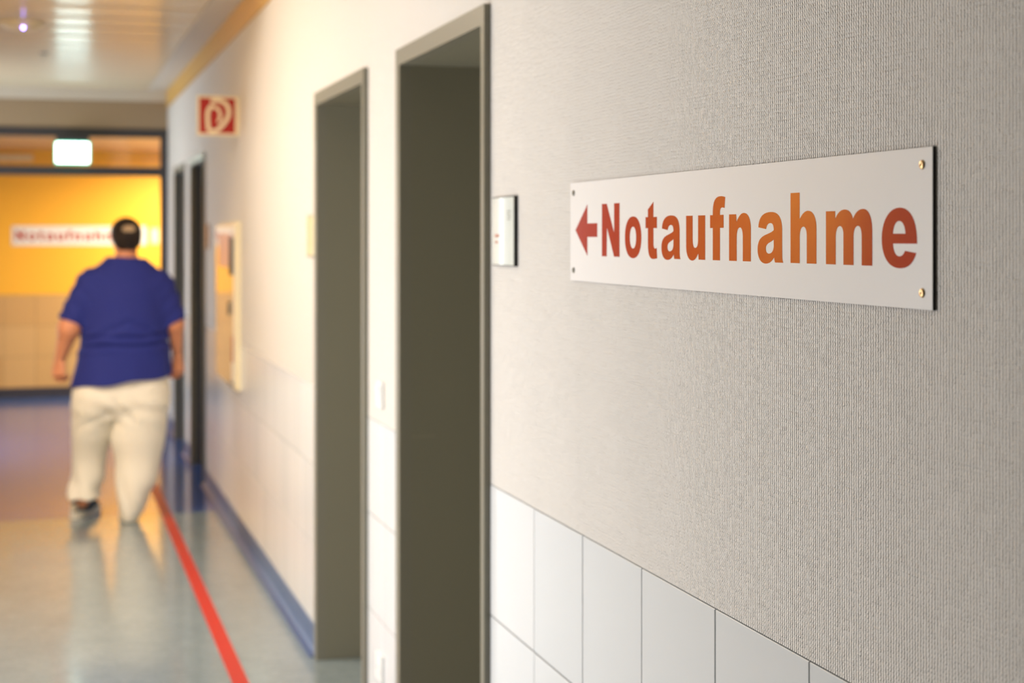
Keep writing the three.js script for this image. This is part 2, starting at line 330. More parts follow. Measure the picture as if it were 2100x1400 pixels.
// cross corridor
{
  const Z = -T_BACK;
  const g = struct('wall_back');
  part('upper_wall', box(-6, 6, TILE_TOP + 0.002, 3.3, Z, Z - 0.2), M.yellow, g);
  part('wall_core', box(-6, 6, 0, TILE_TOP + 0.002, Z - 0.002, Z - 0.2), M.grout, g);
  const tg = plate(TILE - JOINT, 0.302 - JOINT, 0.004, 0.0012);
  for (let k = -11; k < 9; k++) for (let r = 0; r < 3; r++) part('tile', tg, warmLitTiles[Math.floor(rnd() * 3)], g, [-0.075 + (k + 0.5) * TILE, TILE_TOP - r * 0.302 - 0.151, Z + 0.0012]);
  const sk = struct('baseboard_back');
  part('skirting', box(-6, 6, 0, SKIRT, Z - 0.001, Z + 0.007), std({ color: srgb(58, 56, 66), roughness: 0.4, name: 'orange_lit_skirting' }), sk);  // blue skirting darkened in colour, as it looks under orange light
  const c = struct('ceiling_cross');
  part('ceiling_board', box(-6, 6, 2.43, 2.6, ZP - 0.15, Z), std({ color: srgb(226, 190, 140), roughness: 0.4, name: 'cross_ceiling' }), c);
  const e = struct('wall_side');
  part('wall_panel', box(-6.2, -6, 0, 3.3, ZP, Z - 0.2), M.paint, e); part('wall_panel', box(6, 6.2, 0, 3.3, ZP, Z - 0.2), M.paint, e);
  luminaire('unseen rectangular lamp on the cross corridor ceiling, right of the passage', 1.55, 2.43, 14.7, 0.5, 0.5, LUM_CROSS, new THREE.Color(1, 0.84, 0.58));
  luminaire('unseen rectangular lamp on the cross corridor ceiling, left of the passage', -2.2, 2.43, 14.7, 0.5, 0.5, LUM_CROSS * 0.25, new THREE.Color(1, 0.84, 0.58));
  const d = thing('cable_duct', 'pale horizontal cable duct high on the yellow wall at the left', 'cable duct', [-1.4, 2.31, Z]);
  part('duct', rbox(2.6, 0.07, 0.04, 0.006).translate(0, 0.035, 0.02), std({ color: srgb(240, 214, 160), roughness: 0.4, name: 'duct_plastic' }), d);
}
// ---------------------------------------------------------------- lettering (traced in millimetres from the left of each letter, on the baseline)
const GLYPHS = {
  arrow: 'M0.0 48.4 L68.0 96.9 L68.0 61 L122.2 61 L122.2 35.4 L68.0 35.4 L68.0 -0.2 Z',
  N: 'M0 96 L25.4 96 L63.2 43 L63.2 96 L90.7 96 L90.7 0 L62.8 0 L26.4 53 L25.2 0 L0 0 Z',
  o: 'M0 34.6 C0 57.8 16.2 71.4 39.4 71.3 C63 71.3 78.4 57 78.4 34.6 C78.4 13 63.4 -1.6 39.4 -1.6 C16.2 -1.6 0 11.6 0 34.6 Z M24 34.6 C24 45.7 30.1 53.3 39.2 53.3 C48.7 53.3 53.8 45.6 53.8 34.6 C53.8 23.2 48.2 15.4 39.2 15.4 C29.8 15.4 24 23.4 24 34.6 Z',
  t: 'M35.4 94.7 L10.7 82.2 L10.7 69.2 L0 69.2 L0 50.4 L10.7 50.4 L10.8 23.3 C11.6 7.4 16.6 -1.6 34.1 -1.6 C41 -1.6 46.8 -0.8 51.9 0.1 L49.8 17.2 C46.8 16.4 44.5 16 42.7 16 C38 16 35.6 19.5 35.6 25.2 L35.6 50.4 L50.9 50.4 L50.9 69.2 L35.4 69.2 Z',
  a: 'M2.3 49.4 L26.8 46.8 C28.6 52.4 33.5 55.2 40.7 55.2 C48 55.2 51 51.9 51 45.2 C44.1 41.6 30.2 39.9 21 37.6 C7.2 34.2 0 28.6 0 17.9 C0 5.5 10.4 -2.2 25.6 -2.2 C37.4 -2.2 45.1 1.2 52.2 7 C52.9 4 53.8 1.1 55.1 -0.2 L80 -0.2 C77.8 2.4 77 5.6 76.8 11 L76.5 47.4 C75.4 62.4 65.3 70.8 41.8 70.8 C17.4 70.8 3.8 64 2.3 49.4 Z M51 32.2 C45.8 29.2 35.2 27.9 30.2 25 C27 23.2 26 21.4 26 18.8 C26 14.9 29.4 12 35.6 12 C44.3 12 51 16.3 51 23.1 Z',
  u: 'M0 69.2 L25.7 69.2 L25.9 31.6 C26.5 22.5 29.5 18.3 36.1 18.3 C42.7 18.3 46.6 22.7 46.9 30 L47.2 69.2 L74 69.2 L74 0 L49.2 0 C48.8 2.6 48.2 6.5 47.8 10 C40.7 2.1 33.6 -1.8 24.4 -1.8 C10 -1.8 0.6 6.6 0.2 20.7 Z',
  f: 'M10.1 0 L36.2 0 L36.2 49.3 L49.1 49.3 L49.1 69 L36.1 69 L36.1 73 C36.3 78.1 39.6 80.2 44.8 80.1 C47.6 80 49.8 79.7 52.3 79.3 L54.9 95.6 C48.9 96.8 44.2 97.3 37.7 97.3 C18.7 97.3 10.1 89.4 10.1 73.4 L10.1 69 L0 69 L0 49.3 L10.1 49.3 Z',
  n: 'M0 69.2 L24.3 69.2 C25.1 65.6 25.5 61.5 25.8 57.8 C33.1 66 41.1 70.8 50.5 70.8 C65.7 70.8 74 61 74 47.9 L74 0 L47.3 0 L47.3 36 C47 44.5 43.8 49.6 37.6 49.6 C30.4 49.6 26.3 43.8 26.3 33.8 L26.3 0 L0 0 Z',
  h: 'M0 95.8 L26.4 95.8 L26.4 59.6 C33.6 66.8 41.6 70.8 50.3 70.8 C65.3 70.8 73.9 61 73.9 46.9 L73.9 0 L47 0 L47 37.3 C46.8 44.9 43.2 49.5 37.2 49.5 C30.4 49.5 26.6 43.8 26.6 34.3 L26.6 0 L0 0 Z',
  m: 'M0 69.2 L24.5 69.2 L24.8 59 C30.7 66.8 38.6 70.8 49.4 70.8 C60.1 70.8 67.2 66 70.4 58.6 C76.3 66.6 84.7 70.8 95.5 70.8 C109.3 70.8 117.6 60.4 118 43.7 L118 0 L92.2 0 L92.2 37.6 C91.6 45.3 88.8 49.6 83 49.6 C76.3 49.6 72.1 44.5 71.9 36.8 L71.9 0 L46.1 0 L46.1 40.4 C45.4 46.1 42.3 49.6 36.9 49.6 C29.9 49.6 26.4 44 26 35.3 L26 0 L0 0 Z',
  e: 'M79.8 27.7 L26.2 27.7 C26.9 18.1 32.2 12.5 40.4 12.5 C46 12.5 50.4 15 53.2 19.2 L78 16.8 C71.9 4.4 59.7 -1.9 41.2 -1.9 C15.6 -1.9 0 12 0 33.6 C0 55.3 16.9 70.9 40.8 70.9 C65.4 70.9 80.4 55 79.8 27.7 Z M26 39.6 C27.1 49.6 32.8 54.8 40.3 54.8 C48.3 54.8 53.3 48.4 54.1 39.6 Z',
};
const WORD = [['N', 177.8], ['o', 294.8], ['t', 392.3], ['a', 462.8], ['u', 565.6], ['f', 658.1], ['n', 726.8], ['a', 823.2], ['h', 925.1], ['m', 1025.1], ['e', 1165.6]];
function glyph(d) {
  const paths = d.split('Z').filter((s) => s.trim()).map((sub) => {
    const p = new THREE.Path(); const tok = sub.trim().match(/[MLC]|-?[\d.]+/g); let i = 0, c = '';
    const num = () => parseFloat(tok[i++]) / 1000;
    while (i < tok.length) {
      if (/[MLC]/.test(tok[i])) c = tok[i++];
      if (c === 'M') p.moveTo(num(), num()); else if (c === 'L') p.lineTo(num(), num()); else p.bezierCurveTo(num(), num(), num(), num(), num(), num());
    }
    return p;
  });
  const s = new THREE.Shape(); s.curves = paths[0].curves; s.holes = paths.slice(1);
  return new THREE.ExtrudeGeometry(s, { depth: 0.00025, bevelEnabled: false, curveSegments: 10 });
}
const glyphGeo = Object.fromEntries(Object.entries(GLYPHS).map(([k, d]) => [k, glyph(d)]));
const screwHead = lathe([[0, 0.0014], [0.0016, 0.0014], [0.0018, 0.0026], [0.0042, 0.0022], [0.0055, 0.001], [0.0058, 0]], 20).rotateX(Math.PI / 2);
const screwDot = new THREE.CylinderGeometry(0.0017, 0.0017, 0.0006, 6).rotateX(Math.PI / 2).translate(0, 0, 0.0017);
function wordSign(label, pos, turn, arrow, offset) {
  const L = 1.278, H = 0.1895, g = thing('word_sign', label, 'sign', pos, turn);
  part('backing', box(0, L, 0, H, 0, 0.0034), M.signCore, g);
  const face = plate(L, H, 0.0006, 0.0003).translate(L / 2, H / 2, 0.004);
  part('face', face, M.signWhite, g);
  const base = 0.0492;
  if (arrow) part('arrow', glyphGeo.arrow, M.vinyl, g, [0.0308, base, 0.004]);
  for (const [c, u] of WORD) part('letter', glyphGeo[c], M.vinyl, g, [u / 1000 + offset, base, 0.004]);
  [[0.0205, 0.0205], [0.0205, 0.1695], [L - 0.0215, 0.0195], [L - 0.0215, 0.1692]].forEach(([x, y], i) => {
    const s = part('screw', screwHead, i < 2 ? M.steel : M.brass, g, [x, y, 0.004]); s.rotation.z = i; part('recess', screwDot, M.dark, s);
    if (i > 1) s.userData.label = 'brass coloured screw';
  });
  return g;
}
wordSign('long white sign with red arrow and lettering screwed to the near right wall', [WX - 0.0003, 1.4907, -2.8375], -Math.PI / 2, true, 0);
wordSign('small distant white sign with red lettering on the yellow end wall', [-0.3, 1.49, -T_BACK + 0.0005], 0, false, -0.145);

// ---------------------------------------------------------------- small things on the right wall
function roomSign(label, t0, t1, y0, y1, mat, reds) {
  const w = t1 - t0, h = y1 - y0, g = thing('room_sign', label, 'room sign', [WX, (y0 + y1) / 2, -(t0 + t1) / 2], -Math.PI / 2);
  const pts = [], n = 12, dep = 0.0075; pts.push([-w / 2, 0]);
  for (let k = 0; k <= n; k++) { const u = k / n * 2 - 1; pts.push([u * w / 2, dep + 0.0025 * (1 - u * u)]); }
  pts.push([w / 2, 0]);
  const s = new THREE.Shape(pts.map((p) => new THREE.Vector2(p[0], -p[1])).reverse());
  const body = metreUV(new THREE.ExtrudeGeometry(s, { depth: h - 0.004, bevelEnabled: false }).rotateX(-Math.PI / 2).translate(0, -h / 2 + 0.002, 0));
  body.scale(1, 1, 1); part('plate', body, mat, g);
  for (const e of [-1, 1]) part('end_cap', rbox(w + 0.001, 0.002, 0.008, 0.0006).translate(0, e * (h / 2 - 0.001), 0.0042), M.dark, g);
  const side = rbox(0.0016, h, 0.009, 0.0004); part('edge_strip', side, M.dark, g, [w / 2 + 0.0009, 0, 0.0045]);
  if (reds) {
    const line = (x, y, l, hh, m) => part('print_line', box(x, x + l, y, y + hh, 0.0098 - 0.0025 * Math.pow((x + l / 2) * 2 / w, 2), 0.0102 - 0.0025 * Math.pow((x + l / 2) * 2 / w, 2)), m, g);
    for (const [dy, l] of [[0.043, 0.034], [0.037, 0.03], [0.031, 0.036], [0.025, 0.033]]) line(0.028, dy, l, 0.0022, M.print);
    line(-0.058, -0.013, 0.05, 0.006, M.printRed); line(-0.056, -0.027, 0.03, 0.005, M.printRed);
  }
  return g;
}
roomSign('curved silver room sign with faint print right of the nearest doorway', 3.2, 3.372, 1.511, 1.665, M.alu, true);
roomSign('yellowish blurred room sign left of the second nearest doorway', 5.78, 5.96, 1.5, 1.657, std({ color: srgb(214, 208, 160), roughness: 0.3, metalness: 0.3, name: 'pale_alu' }), false);
roomSign('small pinkish room sign just right of the third doorway, by the cabinet', 9.72, 9.87, 1.5, 1.655, std({ color: srgb(226, 186, 160), roughness: 0.3, metalness: 0.2, name: 'warm_alu' }), true);

{ // small plate on the yellow wall, seen between the person and the passage frame
  const g = thing('wall_plate', 'small pale plate on the yellow end wall beside the right passage post', 'plate', [1.06, 1.5, -T_BACK]);
  part('plate', rbox(0.085, 0.16, 0.01, 0.004).translate(0, 0.08, 0.005), std({ color: srgb(240, 220, 170), roughness: 0.4, name: 'pale_plate' }), g);
  part('inset', rbox(0.06, 0.12, 0.003, 0.001), M.cream, g, [0, 0.08, 0.011]);
}
{ // light switch and socket on the pier between the two nearest doorways
  const t = 4.61;
  const s = thing('light_switch', 'white double light switch on the narrow wall between the two nearest doorways', 'switch', [WX, 1.095, -t], -Math.PI / 2);
  part('surround', rbox(0.081, 0.081, 0.009, 0.003, 3).translate(0, 0, 0.0045), M.white, s);
  part('rocker', rbox(0.026, 0.055, 0.006, 0.002, 2), M.white, s, [-0.0137, 0, 0.0105]).rotation.x = 0.06;
  part('rocker', rbox(0.026, 0.055, 0.006, 0.002, 2), M.white, s, [0.0137, 0, 0.0105]).rotation.x = 0.06;
  const o = thing('wall_socket', 'white wall socket low on the narrow wall between the two nearest doorways', 'socket', [WX - 0.0012, 0.265, -t], -Math.PI / 2);
  const ring = new THREE.Shape(); ring.absarc(0, 0, 0.02, 0, 7, false);
  part('surround', rbox(0.081, 0.081, 0.009, 0.003, 3).translate(0, 0, 0.0045), M.white, o);
  part('socket_well', lathe([[0.0, 0.001], [0.0185, 0.001], [0.02, 0.004], [0.0225, 0.0035], [0.0235, 0]], 28).rotateX(Math.PI / 2).translate(0, 0, 0.009), M.white, o);
  for (const k of [-1, 1]) part('contact_hole', new THREE.CylinderGeometry(0.0027, 0.0027, 0.001, 12).rotateX(Math.PI / 2), M.dark, o, [k * 0.0095, 0, 0.0102]);
}
{ // fire sign standing out from the wall like a flag
  const g = thing('fire_sign', 'square red fire equipment sign standing out from the right wall', 'sign', [WX, 2.106, -8.2], 0);
  const S = 0.21, cx = -0.008 - S / 2;
  part('panel', rbox(S, S, 0.004, 0.0012).translate(cx, S / 2, 0), M.cream, g);
  part('red_field', box(cx - S / 2 + 0.012, cx + S / 2 - 0.012, 0.012, S - 0.012, 0.002, 0.0024), M.red, g);
  part('bracket', box(-0.01, 0, 0.0, S, -0.03, 0.004), M.cream, g);
  // the pictogram: extinguisher body with a broad hose sweeping round to the right
  const tube = (pts, r) => { const c = new THREE.CatmullRomCurve3(pts.map((p) => new THREE.Vector3(p[0], p[1], 0))); return new THREE.TubeGeometry(c, 40, r, 6, false).scale(1, 1, 0.02).translate(cx, S / 2, 0.0025); };
  part('pictogram', mergeGeometries([
    tube([[-0.046, -0.078], [-0.05, 0.01], [-0.042, 0.036], [-0.026, 0.056]], 0.0115),
    tube([[-0.028, 0.05], [0.006, 0.032], [0.015, -0.004], [0.004, -0.036]], 0.009),
    tube([[-0.034, 0.076], [0.01, 0.08], [0.05, 0.056], [0.059, 0.008], [0.036, -0.038], [-0.004, -0.08]], 0.0125),
    tube([[-0.046, -0.08], [-0.004, -0.08]], 0.011),
  ]), M.cream, g);
}
{ // glossy wall cabinet
  const t0 = 8.13, t1 = 9.04, y0 = 0.77, y1 = 1.655, w = t1 - t0, h = y1 - y0;
  const g = thing('wall_cabinet', 'glossy cream wall cabinet with stickers under the red fire sign', 'cabinet', [WX, y0, -(t0 + t1) / 2], -Math.PI / 2);
  part('case', box(-w / 2, w / 2, 0, h, 0, 0.022), M.cream, g);
  const d = part('door', rbox(w - 0.03, h - 0.03, 0.012, 0.004, 3), M.cabinet, g, [0, h / 2, 0.028]);
  part('lock', rbox(0.035, 0.075, 0.012, 0.004), M.steel, d, [w / 2 - 0.2, -0.02, 0.01]);
  part('sticker', box(-0.28, 0.22, 0.2, 0.38, 0.0061, 0.0065), std({ color: srgb(232, 180, 168), roughness: 0.3, name: 'pink_sticker' }), d);
  part('handle', rbox(0.05, 0.2, 0.016, 0.006), M.darkFrame, d, [w / 2 - 0.08, 0.26, 0.013]);
  part('red_label', box(w / 2 - 0.1, w / 2 - 0.04, -0.3, -0.16, 0.0061, 0.0065), M.red, d);
  part('white_label', box(w / 2 - 0.1, w / 2 - 0.04, -0.4, -0.3, 0.0061, 0.0065), M.white, d);
}
// ---------------------------------------------------------------- exit sign, ceiling devices
{
  const g = thing('exit_sign', 'brightly lit green and white exit sign hanging below the passage frame', 'exit sign', [0.222, 2.165, ZP + 0.09], 0);
  const W = 0.275, H = 0.18;
  part('housing', rbox(W, H, 0.05, 0.012, 3).translate(0, H / 2, 0), std({ color: srgb(40, 190, 150), roughness: 0.4, emissive: srgb(60, 255, 200), emissiveIntensity: 0.9, name: 'exit_rim' }), g);
  part('lit_face', rbox(W - 0.02, H - 0.02, 0.006, 0.003).translate(0, H / 2, 0.0245), std({ color: 0xffffff, emissive: new THREE.Color(0.75, 1, 0.93), emissiveIntensity: 6, name: 'exit_glow' }), g);
  part('mount', rbox(0.26, 0.05, 0.045, 0.006).translate(0, H + 0.025, 0), M.darkFrame, g);
  for (const s of [-0.09, 0.09]) part('hanger', new THREE.CylinderGeometry(0.006, 0.006, 0.05, 10).rotateX(Math.PI / 2).translate(s, H + 0.056, -0.045), M.darkFrame, g);
  const l = new THREE.RectAreaLight(new THREE.Color(0.8, 1, 0.95), 7, W - 0.03, H - 0.03); l.name = 'area_light'; l.position.set(0, H / 2, 0.029); l.rotation.y = Math.PI; g.add(l);
}
{
  const g = thing('smoke_detector', 'round cream detector with a blue light on the ceiling', 'detector', [-0.12, H_LOW - 0.003, -9.1]);
  part('base', lathe([[0, -0.02], [0.115, -0.02], [0.125, -0.012], [0.125, 0]], 40), M.cream, g);
  part('dome', lathe([[0, -0.05], [0.05, -0.049], [0.09, -0.038], [0.1, -0.02]], 40), M.cream, g);
  part('indicator_lamp', new THREE.SphereGeometry(0.006, 14, 10), std({ color: srgb(60, 60, 255), emissive: new THREE.Color(0.25, 0.2, 1), emissiveIntensity: 30, name: 'blue_led' }), g, [0.01, -0.043, 0.088]);
  const s = thing('sprinkler', 'small metal sprinkler head under the ceiling panels', 'sprinkler', [0.0, H_LOW, -10.6]);
  part('rose', lathe([[0, -0.008], [0.028, -0.006], [0.03, 0]], 24), M.steel, s);
  part('deflector', lathe([[0, -0.04], [0.014, -0.04], [0.014, -0.037], [0.004, -0.036], [0.005, -0.006]], 20), M.alu, s);
}
// ---------------------------------------------------------------- the person: signed distance fields meshed with surface nets
const V = (x, y, z) => new THREE.Vector3(x, y, z);
function surfaceNets(f, lo, hi, cell) {
  const n = [0, 1, 2].map((k) => Math.ceil((hi[k] - lo[k]) / cell) + 1), [nx, ny, nz] = n, val = new Float32Array(nx * ny * nz), at = (i, j, k) => i + nx * (j + ny * k);
  for (let k = 0; k < nz; k++) for (let j = 0; j < ny; j++) for (let i = 0; i < nx; i++) val[at(i, j, k)] = f(lo[0] + i * cell, lo[1] + j * cell, lo[2] + k * cell);
  const idx = new Int32Array(nx * ny * nz).fill(-1), pos = [], nor = [], tri = [];
  for (let k = 0; k < nz - 1; k++) for (let j = 0; j < ny - 1; j++) for (let i = 0; i < nx - 1; i++) {
    let m = 0; const c = [];
    for (let q = 0; q < 8; q++) { const v = val[at(i + (q & 1), j + ((q >> 1) & 1), k + (q >> 2))]; c.push(v); if (v < 0) m |= 1 << q; }
    if (m === 0 || m === 255) continue;
    let x = 0, y = 0, z = 0, e = 0;
    for (let a = 0; a < 8; a++) for (const b of [1, 2, 4]) if (!(a & b)) {
      const d = a | b; if ((c[a] < 0) === (c[d] < 0)) continue;
      const t = c[a] / (c[a] - c[d]); x += (a & 1) + (b === 1 ? t : 0); y += ((a >> 1) & 1) + (b === 2 ? t : 0); z += (a >> 2) + (b === 4 ? t : 0); e++;
    }
    idx[at(i, j, k)] = pos.length / 3; const p = [lo[0] + (i + x / e) * cell, lo[1] + (j + y / e) * cell, lo[2] + (k + z / e) * cell]; pos.push(...p);
    const h = cell * 0.5, g = V(f(p[0] + h, p[1], p[2]) - f(p[0] - h, p[1], p[2]), f(p[0], p[1] + h, p[2]) - f(p[0], p[1] - h, p[2]), f(p[0], p[1], p[2] + h) - f(p[0], p[1], p[2] - h)).normalize(); nor.push(g.x, g.y, g.z);
  }
  const quad = (a, b, c, d, flip) => { if (a < 0 || b < 0 || c < 0 || d < 0) return; if (flip) tri.push(a, c, b, a, d, c); else tri.push(a, b, c, a, c, d); };
  for (let k = 1; k < nz - 1; k++) for (let j = 1; j < ny - 1; j++) for (let i = 1; i < nx - 1; i++) {
    const s = val[at(i, j, k)] < 0;
    if (s !== val[at(i + 1, j, k)] < 0) quad(idx[at(i, j - 1, k - 1)], idx[at(i, j, k - 1)], idx[at(i, j, k)], idx[at(i, j - 1, k)], !s);
    if (s !== val[at(i, j + 1, k)] < 0) quad(idx[at(i - 1, j, k - 1)], idx[at(i - 1, j, k)], idx[at(i, j, k)], idx[at(i, j, k - 1)], !s);
    if (s !== val[at(i, j, k + 1)] < 0) quad(idx[at(i - 1, j - 1, k)], idx[at(i, j - 1, k)], idx[at(i, j, k)], idx[at(i - 1, j, k)], !s);
  }
  const g = new THREE.BufferGeometry(); g.setAttribute('position', new THREE.Float32BufferAttribute(pos, 3)); g.setAttribute('normal', new THREE.Float32BufferAttribute(nor, 3)); g.setIndex(tri);
  return g;
}
const smin = (a, b, k) => { const h = Math.max(k - Math.abs(a - b), 0) / k; return Math.min(a, b) - h * h * k * 0.25; };
const smax = (a, b, k) => -smin(-a, -b, k);
function cone(x, y, z, a, b, ra, rb) {                   // tapered capsule
  const dx = b[0] - a[0], dy = b[1] - a[1], dz = b[2] - a[2], t = clamp(((x - a[0]) * dx + (y - a[1]) * dy + (z - a[2]) * dz) / (dx * dx + dy * dy + dz * dz), 0, 1);
  return Math.hypot(x - a[0] - dx * t, y - a[1] - dy * t, z - a[2] - dz * t) - (ra + (rb - ra) * t);
}
function ell(x, y, z, c, r) { const X = (x - c[0]), Y = (y - c[1]), Z = (z - c[2]), k0 = Math.hypot(X / r[0], Y / r[1], Z / r[2]), k1 = Math.hypot(X / r[0] ** 2, Y / r[1] ** 2, Z / r[2] ** 2); return k1 < 1e-9 ? -Math.min(...r) : k0 * (k0 - 1) / k1; }
// a stack of ellipses [y, cx, cz, a, b], smoothly interpolated; distance in the slice
function stack(rows) {
  return (x, y, z) => {
    let i = 0; while (i < rows.length - 2 && y > rows[i + 1][0]) i++;
    const A = rows[Math.max(0, i - 1)], B = rows[i], C = rows[i + 1], D = rows[Math.min(rows.length - 1, i + 2)], t = clamp((y - B[0]) / (C[0] - B[0]), 0, 1);
    const w = (k) => { const p = A[k], q = B[k], r = C[k], s = D[k]; return 0.5 * (2 * q + (r - p) * t + (2 * p - 5 * q + 4 * r - s) * t * t + (3 * q - p - 3 * r + s) * t * t * t); };
    const X = x - w(1), Z = z - w(2), a = w(3), b = w(4), k0 = Math.hypot(X / a, Z / b), k1 = Math.hypot(X / a ** 2, Z / b ** 2), d = k1 < 1e-6 ? -Math.min(a, b) : k0 * (k0 - 1) / k1;
    return Math.max(d, rows[0][0] - y, y - rows[rows.length - 1][0]);
  };
}
{
  const P = thing('person', 'person in a blue short-sleeved scrub top and cream trousers walking away down the corridor', 'person', [0.4016, 0, -8.814], 0);
  // joints, measured from the floor under the person; -z is ahead
  const SL = [-0.148, 1.315, 0], EL = [-0.268, 1.075, 0.03], WL = [-0.318, 0.895, -0.03], SR = [0.216, 1.302, 0], ER = [0.297, 1.09, 0.02], WR = [0.318, 0.9, -0.06];
  const HIP = [0.016, 0.83, 0], NECK = [0.035, 1.4, 0.0], SKULL = [0.037, 1.585, -0.02];
  const AL = [-0.195, 0.09, -0.14], AR = [0.055, 0.085, 0.03], KL = [-0.155, 0.46, -0.095], KR = [0.1, 0.46, -0.03];
  const torsoSkin = stack([[0.7, 0.016, 0, 0.22, 0.13], [0.9, 0.02, 0, 0.21, 0.14], [1.1, 0.03, 0, 0.185, 0.13], [1.3, 0.034, 0, 0.17, 0.1], [1.39, 0.036, 0, 0.12, 0.075], [1.44, 0.036, 0, 0.07, 0.062]]);
  const arms = (x, y, z) => Math.min(
    smin(cone(x, y, z, SL, EL, 0.07, 0.058), cone(x, y, z, EL, WL, 0.058, 0.029), 0.03),
    smin(cone(x, y, z, SR, ER, 0.07, 0.048), cone(x, y, z, ER, WR, 0.048, 0.026), 0.03));
  const legs = (x, y, z) => Math.min(
    smin(cone(x, y, z, [-0.1, 0.78, 0], KL, 0.095, 0.055), cone(x, y, z, KL, AL, 0.055, 0.034), 0.04),
    smin(cone(x, y, z, [0.12, 0.78, 0], KR, 0.095, 0.055), cone(x, y, z, KR, AR, 0.055, 0.034), 0.04));
  const bodyF = (x, y, z) => { let d = smin(torsoSkin(x, y, z), legs(x, y, z), 0.06); d = smin(d, arms(x, y, z), 0.03); return smin(d, cone(x, y, z, NECK, [0.037, 1.52, -0.01], 0.062, 0.056), 0.05); };
  // head: skull, jaw, nose, lips, brows, ears; the face looks ahead, towards -z
  const headF = (x, y, z) => {
    const X = x - SKULL[0], Y = y - SKULL[1], Z = z - SKULL[2], ax = Math.abs(X);
    let d = ell(X, Y, Z, [0, 0.012, 0.012], [0.072, 0.082, 0.092]);
    d = smin(d, ell(X, Y, Z, [0, -0.05, -0.03], [0.056, 0.062, 0.062]), 0.04);
    d = smin(d, ell(X, Y, Z, [0, -0.096, -0.062], [0.026, 0.02, 0.022]), 0.03);
    d = smin(d, cone(X, Y, Z, [0, 0.0, -0.082], [0, -0.034, -0.103], 0.008, 0.013), 0.015);
    d = smin(d, ell(ax, Y, Z, [0.012, -0.038, -0.092], [0.009, 0.007, 0.009]), 0.008);
    d = smin(d, ell(X, Y, Z, [0, -0.06, -0.088], [0.024, 0.006, 0.008]), 0.006);
    d = smin(d, ell(X, Y, Z, [0, -0.07, -0.085], [0.02, 0.006, 0.008]), 0.006);
    d = smin(d, cone(ax, Y, Z, [0.014, 0.02, -0.079], [0.042, 0.018, -0.066], 0.007, 0.006), 0.012);
    d = smax(d, -ell(ax, Y, Z, [0.03, -0.001, -0.09], [0.015, 0.0075, 0.018]), 0.008);
    d = smin(d, ell(ax, Y, Z, [0.076, -0.008, 0.006], [0.01, 0.032, 0.02]), 0.008);
    d = smax(d, -ell(ax, Y, Z, [0.088, -0.006, 0.0], [0.007, 0.018, 0.01]), 0.006);
    return smin(d, cone(X, Y, Z, [0, -0.06, 0.0], [0, -0.14, 0.012], 0.056, 0.058), 0.035);
  };
  // hands: palm, four curled fingers of unequal length and a thumb from the palm's side
  function handF(W, E, side, curl) {
    const down = side < 0 ? -0.12 : 0.06, R = new THREE.Matrix4().makeRotationFromEuler(new THREE.Euler(-0.15, side * -0.9, down)), B = (x, y, z) => { const v = V(x * side, y, z).applyMatrix4(R); return [W[0] + v.x, W[1] + v.y, W[2] + v.z]; };
    // local: x out of the palm's edge (thumb side = -z ahead), y up the arm, palm towards -x * side (the thigh)
    const bones = [];
    const palm = [[-0.03, 0.010], [-0.01, 0.011], [0.012, 0.011], [0.031, 0.0095]];
    const len = [[0.038, 0.024, 0.02], [0.042, 0.028, 0.021], [0.039, 0.026, 0.02], [0.03, 0.02, 0.017]];
    palm.forEach(([z], i) => { bones.push([B(0, 0.005, z * 0.55), B(0, -0.078, z), 0.0155, 0.0125]); });
    palm.forEach(([z, r], i) => {
      let a = -0.25 - i * 0.06, p = [0, -0.078, z];
      len[i].forEach((l, j) => { a -= curl * (j === 0 ? 0.55 : 0.85); const q = [p[0] + Math.sin(a) * l, p[1] - Math.cos(a) * l, p[2] * 1.0]; bones.push([B(...p), B(...q), r * 0.92 - j * 0.0009, r * 0.86 - j * 0.0011]); p = q; });
    });
    bones.push([B(-0.004, -0.02, -0.022), B(-0.016, -0.05, -0.045), 0.0155, 0.0125], [B(-0.016, -0.05, -0.045), B(-0.03, -0.074, -0.046), 0.0115, 0.0105], [B(-0.03, -0.074, -0.046), B(-0.042, -0.092, -0.036), 0.0105, 0.0085]);
    const el = V(...E).sub(V(...W)).normalize(); bones.push([[W[0] + el.x * 0.022, W[1] + el.y * 0.022, W[2] + el.z * 0.022], B(0, -0.012, 0), 0.0255, 0.022]);
    return (x, y, z) => { let pal = 1, d = 1; bones.forEach((b, i) => { const q = cone(x, y, z, ...b); if (i < 4 || i === bones.length - 1) pal = smin(pal, q, 0.014); else d = Math.min(d, q); }); return smin(pal, d, 0.006); };
  }
  const hl = handF(WL, EL, -1, 0.95), hr = handF(WR, ER, 1, 0.8);
  const ext = (W) => [[W[0] - 0.09, W[1] - 0.2, W[2] - 0.1], [W[0] + 0.09, W[1] + 0.07, W[2] + 0.1]];
  const bodyGeo = mergeGeometries([surfaceNets(bodyF, [-0.42, 0.02, -0.3], [0.42, 1.52, 0.28], 0.012), surfaceNets(headF, [-0.07, 1.42, -0.17], [0.145, 1.7, 0.11], 0.004), surfaceNets(hl, ...ext(WL), 0.003), surfaceNets(hr, ...ext(WR), 0.003)]);
  part('body', bodyGeo, M.skin, P);
  for (const s of [-1, 1]) {
    const e = part('eye', new THREE.SphereGeometry(0.0115, 16, 12), std({ color: srgb(236, 232, 226), roughness: 0.2, name: 'eye_white' }), P, [SKULL[0] + s * 0.03, SKULL[1] - 0.001, SKULL[2] - 0.0665]);
    part('iris', new THREE.SphereGeometry(0.0058, 12, 10), std({ color: srgb(70, 50, 34), roughness: 0.2, name: 'iris' }), e, [0, 0, -0.0072]);
  }
